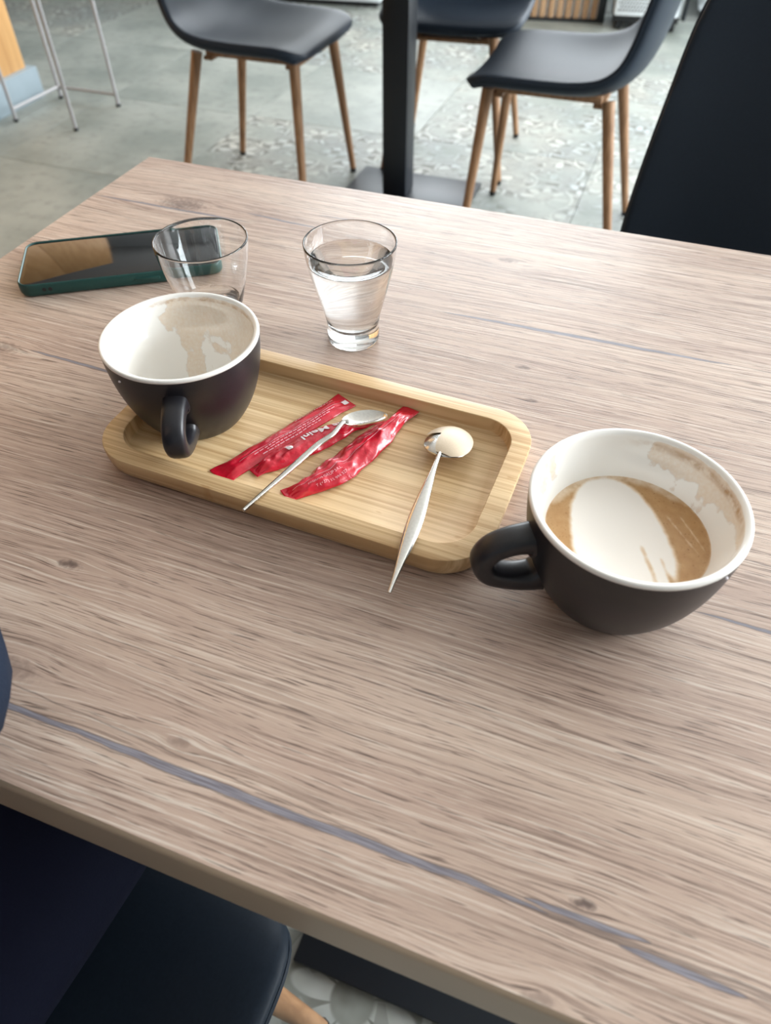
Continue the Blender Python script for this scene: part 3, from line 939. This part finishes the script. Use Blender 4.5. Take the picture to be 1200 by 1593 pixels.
# ================================================================== SPOONS
def spoon_bowl(L, W, D, flip):
    """grid bowl lying along +x from the neck (x=0) to the tip (x=L); concave side up unless flip"""
    V, F = [], []
    na, nb = 28, 16
    for layer in (0, 1):
        for i in range(na + 1):
            q = i / na
            w = W / 2 * max(1 - abs(2 * q ** 0.92 - 1) ** 2.35, 0) ** 0.52
            w = max(w, 0.0021 * (1 - q))
            for j in range(nb + 1):
                t = -1 + 2 * j / nb
                dep = -D * (math.sin(PI * min(max(q, 0), 1)) ** 0.75) * (1 - abs(t) ** 2.2)
                rim_ = 0.0012 * math.sin(PI * q)
                z = dep + rim_ - 0.0009 * layer
                V.append((q * L, w * t * (1 - 0.02 * layer), -z if flip else z))
    st_ = (na + 1) * (nb + 1)
    for l in (0, 1):
        for i in range(na):
            for j in range(nb):
                a = l * st_ + i * (nb + 1) + j
                f = (a, a + nb + 1, a + nb + 2, a + 1)
                F.append(f if (l == 0) != flip else tuple(reversed(f)))
    for i in range(na):
        for j in (0, nb):
            a = i * (nb + 1) + j
            F.append((a, a + nb + 1, a + nb + 1 + st_, a + st_))
    for j in range(nb):
        a = na * (nb + 1) + j
        F.append((a, a + 1, a + 1 + st_, a + st_))
    return V, F
def orient(o, base, xdir, roll=0.0):
    x = xdir.normalized()
    y = Vector((0, 0, 1)).cross(x).normalized()
    z = x.cross(y)
    m = Matrix((x, y, z)).transposed().to_4x4()
    m = m @ Matrix.Rotation(roll, 4, 'X')
    o.matrix_world = Matrix.Translation(base) @ m

# right-hand spoon: bowl turned over, foam on its back
tip, neck, end = tp(-0.0800, 0.1995, TZ + 0.0192), tp(-0.0908, 0.3070, TZ + 0.0165), tp(-0.0905, 0.3390, TZ + FL + 0.0035)
sp = empty('teaspoon', tp(-0.0906, 0.30, TZ + FL)); sp.rotation_euler = (0, 0, TA)
tag(sp, 'steel teaspoon lying face down on the tray with milk foam on its bowl', 'spoon')
inv = sp.matrix_basis.inverted()
mi = Matrix.Translation(sp.location) @ Matrix.Rotation(TA, 4, 'Z')
mi = mi.inverted()
def loc_pts(pts, m): return [m @ p for p in pts]
path = catmull([tip, tip.lerp(neck, 0.20) + Vector((0, 0, 0.0003)), tip.lerp(neck, 0.42) + Vector((0, 0, 0.0012)), tip.lerp(neck, 0.62) + Vector((0, 0, 0.0022)), tip.lerp(neck, 0.82) + Vector((0, 0, 0.0028)), neck + Vector((0, 0, 0.0022)), neck.lerp(end, 0.13) + Vector((0, 0, 0.0016))], 8)
n = len(path)
secs = []
for i in range(n):
    q = i / (n - 1)
    w = 0.0011 + 0.0034 * sm(0.0, 0.36, q) - 0.0031 * sm(0.38, 0.80, q) + 0.0010 * sm(0.93, 1.0, q)
    h_ = 0.0008 + 0.0010 * sm(0.0, 0.35, q) - 0.0004 * sm(0.4, 0.8, q)
    secs.append(ring(w, h_, 12))
V, F = sweep_geo(loc_pts(path, mi), secs)
mesh('handle', V, F, M['steel'], sp, True, 60)
V, F = spoon_bowl(0.0355, 0.0292, 0.0052, True)
bx_ = (end - neck); bx_.z = -0.0062 * 1.0
mb = Matrix.Translation(neck + Vector((0, 0, 0.0010)))
xx = bx_.normalized(); yy = Vector((0, 0, 1)).cross(xx).normalized(); zz = xx.cross(yy)
mb = mi @ mb @ Matrix((xx, yy, zz)).transposed().to_4x4()
bowl = mesh('bowl', [mb @ Vector(v) for v in V], F, M['steel'], sp, True, 60)
# foam film over most of the bowl's back
na, nb = 28, 16
FV, FF, keep = [], [], {}
for i in range(na + 1):
    for j in range(nb + 1):
        v = Vector(V[(na + 1) * (nb + 1) + i * (nb + 1) + j]); v.y *= 1.07; v.x = (v.x - 0.016) * 1.04 + 0.016
        FV.append(mb @ (v + Vector((0, 0, 0.0006))))
for i in range(1, na):
    for j in range(0, nb):
        q = i / na; t = -1 + 2 * (j + 0.5) / nb
        left = t > 0.42 and q < 0.52
        right = t < -0.72 and q < 0.42
        if left: continue
        a = i * (nb + 1) + j
        FF.append(tuple(reversed((a, a + nb + 1, a + nb + 2, a + 1))))
fo = mesh('milk_foam_film', FV, FF, M['foam'], bowl, True)
bm = bmesh.new(); bm.from_mesh(fo.data)
bmesh.ops.delete(bm, geom=[v for v in bm.verts if not v.link_faces], context='VERTS')
bmesh.ops.recalc_face_normals(bm, faces=bm.faces[:])
bm.to_mesh(fo.data); bm.free()

# left-hand spoon: lies across the torn sachets, bowl up and rolled to one side
tip, neck, end = tp(-0.1786, 0.2224, TZ + 0.0176), tp(-0.1562, 0.3095, TZ + 0.0215), tp(-0.1345, 0.3300, TZ + 0.0190)
sp2 = empty('teaspoon', tp(-0.157, 0.29, TZ + FL)); sp2.rotation_euler = (0, 0, TA)
tag(sp2, 'slim steel teaspoon resting across the crumpled red sachets', 'spoon')
m2 = (Matrix.Translation(sp2.location) @ Matrix.Rotation(TA, 4, 'Z')).inverted()
bend = tip.lerp(neck, 0.86) + Vector((0.0015, -0.0012, 0.0004))
path = catmull([tip, tip.lerp(neck, 0.25), tip.lerp(neck, 0.5), tip.lerp(neck, 0.72), bend, neck, neck.lerp(end, 0.12)], 8)
n = len(path); secs = []
for i in range(n):
    q = i / (n - 1)
    w = 0.0012 + 0.0009 * sm(0.0, 0.4, q) - 0.0005 * sm(0.5, 0.8, q)
    secs.append(ring(w + 0.0008 * sm(0.85, 1, q), 0.0013, 12))
V, F = sweep_geo(loc_pts(path, m2), secs)
mesh('handle', V, F, M['steel'], sp2, True, 60)
V, F = spoon_bowl((end - neck).length, 0.0195, 0.0050, False)
xx = (end - neck).normalized(); yy = Vector((0, 0, 1)).cross(xx).normalized(); zz = xx.cross(yy)
mb = m2 @ Matrix.Translation(neck) @ Matrix((xx, yy, zz)).transposed().to_4x4() @ Matrix.Rotation(R(-14), 4, 'X')
mesh('bowl', [mb @ Vector(v) for v in V], F, M['steel'], sp2, True, 60)

# ================================================================== SUGAR SACHETS
font_cache = {}
def text_geo(body, size, bold=False):
    cu = bpy.data.curves.new('lettering', 'FONT')
    cu.body = body; cu.size = size; cu.resolution_u = 3
    cu.align_x = 'LEFT'
    if bold: cu.offset = size * 0.022
    o = bpy.data.objects.new('tmp_text', cu); COL.objects.link(o)
    dg = bpy.context.evaluated_depsgraph_get()
    me = bpy.data.meshes.new_from_object(o.evaluated_get(dg))
    V = [tuple(v.co) for v in me.vertices]; F = [tuple(p.vertices) for p in me.polygons]
    bpy.data.objects.remove(o); bpy.data.meshes.remove(me)
    return V, F
class Sachet:
    def __init__(self, name, label, ctrl, width, puff, crumple, twist, seed, z0):
        self.path = catmull([tp(a, b, TZ + z0 + dz) for a, b, dz in ctrl], 10)
        self.n = len(self.path) - 1
        self.wd, self.puff, self.cr, self.tw, self.seed = width, puff, crumple, twist, seed
        c = self.path[self.n // 2]
        self.root = empty(name, Vector((c.x, c.y, TZ + FL)))
        tag(self.root, label, 'sachet', 'red sugar sachets on the tray')
        self.c = Vector((c.x, c.y, TZ + FL))
        na, nb = 130, 26
        V, F = [], []
        for l in (0, 1):
            for i in range(na + 1):
                for j in range(nb + 1):
                    V.append(self.pt(i / na, -1 + 2 * j / nb, l))
        st_ = (na + 1) * (nb + 1)
        for l in (0, 1):
            for i in range(na):
                for j in range(nb):
                    a = l * st_ + i * (nb + 1) + j
                    f = (a, a + nb + 1, a + nb + 2, a + 1)
                    F.append(tuple(reversed(f)) if l == 0 else f)
        for i in range(na):
            for j in (0, nb):
                a = i * (nb + 1) + j
                F.append((a, a + nb + 1, a + nb + 1 + st_, a + st_))
        for j in range(nb):
            for i in (0, na):
                a = i * (nb + 1) + j
                F.append((a, a + 1, a + 1 + st_, a + st_))
        bm = bmesh.new()
        me = bpy.data.meshes.new('packet'); me.from_pydata([tuple(v) for v in V], [], F); me.update()
        bm.from_mesh(me); bmesh.ops.recalc_face_normals(bm, faces=bm.faces[:]); bm.to_mesh(me); bm.free()
        me.polygons.foreach_set('use_smooth', [True] * len(me.polygons))
        me.materials.append(M['sachet'])
        self.body = link(bpy.data.objects.new('packet', me), self.root)
    def frame(self, a):
        f = min(max(a, 0), 1) * self.n; i = min(int(f), self.n - 1); q = f - i
        p = self.path[i].lerp(self.path[i + 1], q)
        t = (self.path[min(i + 2, self.n)] - self.path[max(i - 1, 0)]).normalized()
        s = t.cross(Vector((0, 0, 1))).normalized()
        return p, t, s
    def pt(self, a, b, layer, lift=0.0):
        p, t, s = self.frame(a)
        endf = min(a, 1 - a)
        flat = sm(0.015, 0.13, endf)
        w = self.wd / 2 * (1 - self.tw * 0.30 * (1 - abs(2 * a - 1) ** 1.2) * 0 - 0.16 * flat * (self.puff / 0.004))
        if self.tw:                                     # torn, gathered packet: narrower towards both ends
            w *= 0.42 + 0.58 * sm(0.0, 0.42, a) * sm(1.0, 0.58, a) + 0.04 * math.sin(a * 17 + self.seed)
        h = self.puff * flat * max(1 - abs(b) ** 2.2, 0) ** 0.8
        nz = noise.noise(Vector((a * 9 + self.seed, b * 1.6, self.seed * 1.7)))
        n2 = noise.noise(Vector((a * 26 + self.seed, b * 3.4, self.seed * 2.9)))
        ridge = abs(noise.noise(Vector((a * 7 - b * 1.2 + self.seed * 3, b * 2.0 + a * 4, 0.3))))
        calm = 1.0
        if self.seed == 4.7: calm = 1 - 0.85 * sm(0.34, 0.42, a) * sm(0.90, 0.82, a) * sm(0.35, 0.05, b)
        up = h + calm * self.cr * (0.7 * nz + 0.3 * n2 + 1.9 * (0.22 - ridge)) * (0.35 + 0.65 * flat) * (1 - 0.55 * abs(b) ** 3)
        base = 0.0005 + self.tw * 0.0011 * math.sin(a * 9 + self.seed) ** 2 * (0.5 + 0.5 * b)
        z = base + (max(up, 0.0003) if layer == 0 else 0.0)
        edge = self.cr * 0.9 * noise.noise(Vector((a * 12, b * 0.5 + self.seed, 2.2)))
        q = p + s * (w * b + edge) + Vector((0, 0, z + lift))
        return q - self.c
    def text(self, body, size, a0, b0, mat, name, rev=False, bold=False):
        """lettering wrapped on the packet; starts at (a0, b0), runs with +a, or back along it when rev"""
        V, F = text_geo(body, size, bold)
        L = self.length()
        out = []
        for x, y, z in V:
            if rev: out.append(self.pt(a0 - x / L, b0 + y / (self.wd / 2), 0, 0.00055))
            else: out.append(self.pt(a0 + x / L, b0 - y / (self.wd / 2), 0, 0.00055))
        return mesh(name, out, F, mat, self.body, False)
    def patch(self, a0, a1, b0, b1, mat, name, na=6, nb=4, lift=0.0003):
        V, F = [], []
        for i in range(na + 1):
            for j in range(nb + 1):
                V.append(self.pt(a0 + (a1 - a0) * i / na, b0 + (b1 - b0) * j / nb, 0, lift))
        for i in range(na):
            for j in range(nb):
                a = i * (nb + 1) + j
                F.append((a, a + 1, a + nb + 2, a + nb + 1))
        return mesh(name, V, F, mat, self.body, False)
    def length(self):
        return sum((b - a).length for a, b in zip(self.path[:-1], self.path[1:]))
ZB = FL
s1 = Sachet('sugar_sachet', 'flat red sugar sachet with a small white square at one end', [(-0.2130, 0.2480, 0), (-0.2030, 0.2720, 0), (-0.1920, 0.2980, 0), (-0.1810, 0.3240, 0), (-0.1710, 0.3470, 0)], 0.0178, 0.0030, 0.0006, 0.0, 1.3, ZB)
s2 = Sachet('sugar_sachet', 'crumpled red sugar sachet with white brand lettering beside the flat one', [(-0.1945, 0.2590, 0), (-0.1855, 0.2760, 0.0004), (-0.1740, 0.2960, 0.0006), (-0.1600, 0.3180, 0.0005), (-0.1440, 0.3390, 0.0002)], 0.0240, 0.0048, 0.0015, 1.0, 4.7, ZB)
s3 = Sachet('sugar_sachet', 'crumpled bulging red sugar sachet lying towards the foamy spoon', [(-0.1675, 0.2490, 0), (-0.1540, 0.2680, 0.0002), (-0.1440, 0.2920, 0.0004), (-0.1360, 0.3200, 0.0004), (-0.1265, 0.3530, 0.0012)], 0.0290, 0.0056, 0.0017, 1.0, 8.2, ZB)
# print on the flat sachet
s1.patch(0.945, 0.985, -0.05, 0.42, M['print_white'], 'white_square', 3, 3)
s1.patch(0.16, 0.97, 0.045, 0.075, M['print_pink'], 'seam_line', 60, 1)
def print_row(sa, a0, a1, b, seed):
    """a line of print too fine to read: short word-long dashes joined in one mesh"""
    rnd = random.Random(seed); V, F = [], []
    a = a0
    while a < a1:
        w = rnd.uniform(0.012, 0.034)
        n0 = len(V)
        for q in range(4):
            for bb in (b - 0.032, b + 0.032): V.append(sa.pt(a + w * q / 3, bb, 0, 0.00055))
        for q in range(3): F.append((n0 + 2 * q, n0 + 2 * q + 1, n0 + 2 * q + 3, n0 + 2 * q + 2))
        a += w + 0.007
    return mesh('small_print', V, F, M['print_pink'], sa.body, False)
for k, (a0, a1, b_) in enumerate(((0.26, 0.84, 0.28), (0.34, 0.80, 0.48), (0.30, 0.72, 0.68), (0.60, 0.88, -0.62), (0.10, 0.40, -0.85))):
    print_row(s1, a0, a1, b_, k)
# brand lettering on the middle sachet, upside down as it lies
s2.text('Julius Meinl', 0.0084, 0.865, -0.50, M['print_white'], 'brand_lettering', True, True)
# fez emblem after the lettering
def emblem():
    L = s2.length()
    a0 = 0.345
    V = []; F = []
    shape = [(-0.0026, -0.0022), (0.0026, -0.0022), (0.0022, 0.0006), (0.0012, 0.0028), (-0.0014, 0.0030), (-0.0024, 0.0008)]
    V.append(s2.pt(a0, -0.12, 0, 0.00055))
    for x, y in shape: V.append(s2.pt(a0 - x / L, -0.12 + y / (s2.wd / 2), 0, 0.00055))
    for k in range(len(shape)): F.append((0, 1 + k, 1 + (k + 1) % len(shape)))
    mesh('cap_emblem', V, F, M['print_white'], s2.body, False)
emblem()
s3.text('PRODUS GRUP S.R.L.', 0.0029, 0.16, 0.42, M['print_pink'], 'small_print')
s3.text('T (+37) 32 994 227', 0.0029, 0.20, 0.72, M['print_pink'], 'small_print')
s3.patch(0.06, 0.92, 0.02, 0.05, M['print_pink'], 'seam_line', 60, 1)

# ================================================================== PERSON at the near side, mostly out of the picture
def skin_mesh(name, joints, edges, mat, parent, sub=2):
    names = list(joints)
    m = bpy.data.meshes.new(name)
    m.from_pydata([joints[k][0] for k in names], [(names.index(a), names.index(b)) for a, b in edges], [])
    o = bpy.data.objects.new(name, m); COL.objects.link(o)
    md = o.modifiers.new('s', 'SKIN'); md.use_smooth_shade = True
    for i, k in enumerate(names):
        r = joints[k][1]
        m.skin_vertices[0].data[i].radius = r if isinstance(r, tuple) else (r, r)
        m.skin_vertices[0].data[i].use_root = (i == 0)
    o.modifiers.new('d', 'SUBSURF').levels = sub
    o.modifiers['d'].render_levels = sub
    dg = bpy.context.evaluated_depsgraph_get()
    me = bpy.data.meshes.new_from_object(o.evaluated_get(dg))
    bpy.data.objects.remove(o); bpy.data.meshes.remove(m)
    me.name = name
    me.materials.clear(); me.materials.append(mat)
    me.polygons.foreach_set('use_smooth', [True] * len(me.polygons))
    return link(bpy.data.objects.new(name, me), parent)
po = uv(-0.375, -0.13, 0)
hand = lambda s, w, d, up: None
J = {'pelvis': ((0, 0, .572), .10), 'spine': ((0, -.03, .72), .105), 'chest': ((0, -.03, .90), .115), 'neckb': ((0, -.01, 1.045), .055), 'neck': ((0, .01, 1.10), .050), 'headb': ((0, .03, 1.17), .072), 'headm': ((0, .035, 1.235), .083), 'headt': ((0, .025, 1.295), .062),
     'shR': ((.16, -.02, 1.00), .055), 'elR': ((.161, .198, .792), .030), 'wrR': ((-.07, .30, .787), .026), 'paR': ((-.135, .325, .776), (.030, .016)),
     'shL': ((-.16, -.02, 1.00), .055), 'elL': ((-.235, .02, .745), .042), 'wrL': ((-.16, .22, .665), .028), 'paL': ((-.145, .285, .650), (.030, .016)),
     'hipR': ((.085, .02, .567), .080), 'knR': ((.125, .43, .560), .055), 'anR': ((.120, .40, .10), .036), 'toR': ((.125, .53, .045), .032),
     'hipL': ((-.085, .02, .567), .080), 'knL': ((-.125, .43, .560), .055), 'anL': ((-.120, .40, .10), .036), 'toL': ((-.125, .53, .045), .032)}
E_ = [('pelvis', 'spine'), ('spine', 'chest'), ('chest', 'neckb'), ('neckb', 'neck'), ('neck', 'headb'), ('headb', 'headm'), ('headm', 'headt'), ('chest', 'shR'), ('shR', 'elR'), ('elR', 'wrR'), ('wrR', 'paR'), ('chest', 'shL'), ('shL', 'elL'), ('elL', 'wrL'), ('wrL', 'paL'),
      ('pelvis', 'hipR'), ('hipR', 'knR'), ('knR', 'anR'), ('anR', 'toR'), ('pelvis', 'hipL'), ('hipL', 'knL'), ('knL', 'anL'), ('anL', 'toL')]
for sfx, dirv, side in (('R', Vector((-1, .30, -.06)), Vector((.28, .95, 0))), ('L', Vector((.12, 1, -.12)), Vector((1, -.12, 0)))):
    base = Vector(J['pa' + sfx][0]); d = dirv.normalized(); sd = side.normalized()
    for k, (off, ln) in enumerate(((-.026, .058), (-.009, .074), (.009, .078), (.026, .068))):
        a = base + sd * off + d * .022
        prev = 'pa' + sfx
        for q in range(3):
            nm_ = 'f%s%d%d' % (sfx, k, q)
            J[nm_] = (tuple(a + d * ln * (q + 1) / 3 + Vector((0, 0, -.003 * q * q))), .0088 - .0007 * q)
            E_.append((prev, nm_)); prev = nm_
    a = base - d * .02 + sd * .034
    J['t%s0' % sfx] = (tuple(a), .011); J['t%s1' % sfx] = (tuple(a + d * .03 + sd * .014), .0095)
    E_ += [('pa' + sfx, 't%s0' % sfx), ('t%s0' % sfx, 't%s1' % sfx)]
per = skin_mesh('person', J, E_, M['skin'], None, 2)
per.location = po; per.rotation_euler = (0, 0, ROOM)
tag(per, 'person in navy jeans and dark sleeve sitting at the table edge', 'person')
def sub_j(keys, grow): return {k: (J[k][0], tuple(r + grow for r in J[k][1]) if isinstance(J[k][1], tuple) else J[k][1] + grow) for k in keys}
kj = ['pelvis', 'hipR', 'knR', 'anR', 'hipL', 'knL', 'anL']
je = sub_j(kj, .008); je['waist'] = ((0, -.02, .66), .116)
skin_mesh('jeans', je, [('pelvis', 'waist'), ('pelvis', 'hipR'), ('hipR', 'knR'), ('knR', 'anR'), ('pelvis', 'hipL'), ('hipL', 'knL'), ('knL', 'anL')], M['denim'], per)
ks = ['chest', 'spine', 'neckb', 'shR', 'elR', 'wrR', 'shL', 'elL', 'wrL']
jk = sub_j(ks, .009); jk['hem'] = ((0, -.01, .60), .122)
skin_mesh('sweater', jk, [('chest', 'spine'), ('spine', 'hem'), ('chest', 'neckb'), ('chest', 'shR'), ('shR', 'elR'), ('elR', 'wrR'), ('chest', 'shL'), ('shL', 'elL'), ('elL', 'wrL')], M['jacket'], per)
def ellipsoid(name, c, r, mat, parent, cut=None, n=20):
    bm = bmesh.new()
    bmesh.ops.create_uvsphere(bm, u_segments=n, v_segments=n // 2 + 2, radius=1)
    for v in bm.verts: v.co = Vector((v.co.x * r[0], v.co.y * r[1], v.co.z * r[2])) + Vector(c)
    if cut: bmesh.ops.delete(bm, geom=[v for v in bm.verts if cut(v.co)], context='VERTS')
    return bmobj(name, bm, mat, parent, True, 80)
ellipsoid('hair', (0, .012, 1.262), (.094, .104, .100), M['hair'], per, lambda c: c.y > .060 and c.z < 1.31 or c.z < 1.17)
for s_ in (-1, 1):
    ellipsoid('eye', (s_ * .031, .108, 1.245), (.011, .008, .008), M['eye'], per, None, 10)
    ellipsoid('ear', (s_ * .083, .025, 1.235), (.010, .018, .030), M['skin'], per, None, 10)
    V, F = sweep_geo([Vector((s_ * .122, .36, .032)), Vector((s_ * .122, .40, .045)), Vector((s_ * .123, .47, .040)), Vector((s_ * .125, .55, .030)), Vector((s_ * .125, .585, .024))],
                     [ring(.030, .030, 14, 2.6), ring(.040, .044, 14, 2.6), ring(.044, .039, 14, 2.6), ring(.044, .029, 14, 2.6), ring(.028, .020, 14, 2.6)])
    mesh('shoe', V, F, M['shoe'], per, True, 60)
ellipsoid('nose', (0, .122, 1.222), (.013, .018, .024), M['skin'], per, None, 10)
ellipsoid('mouth', (0, .112, 1.182), (.024, .008, .007), M['lip'], per, None, 10)
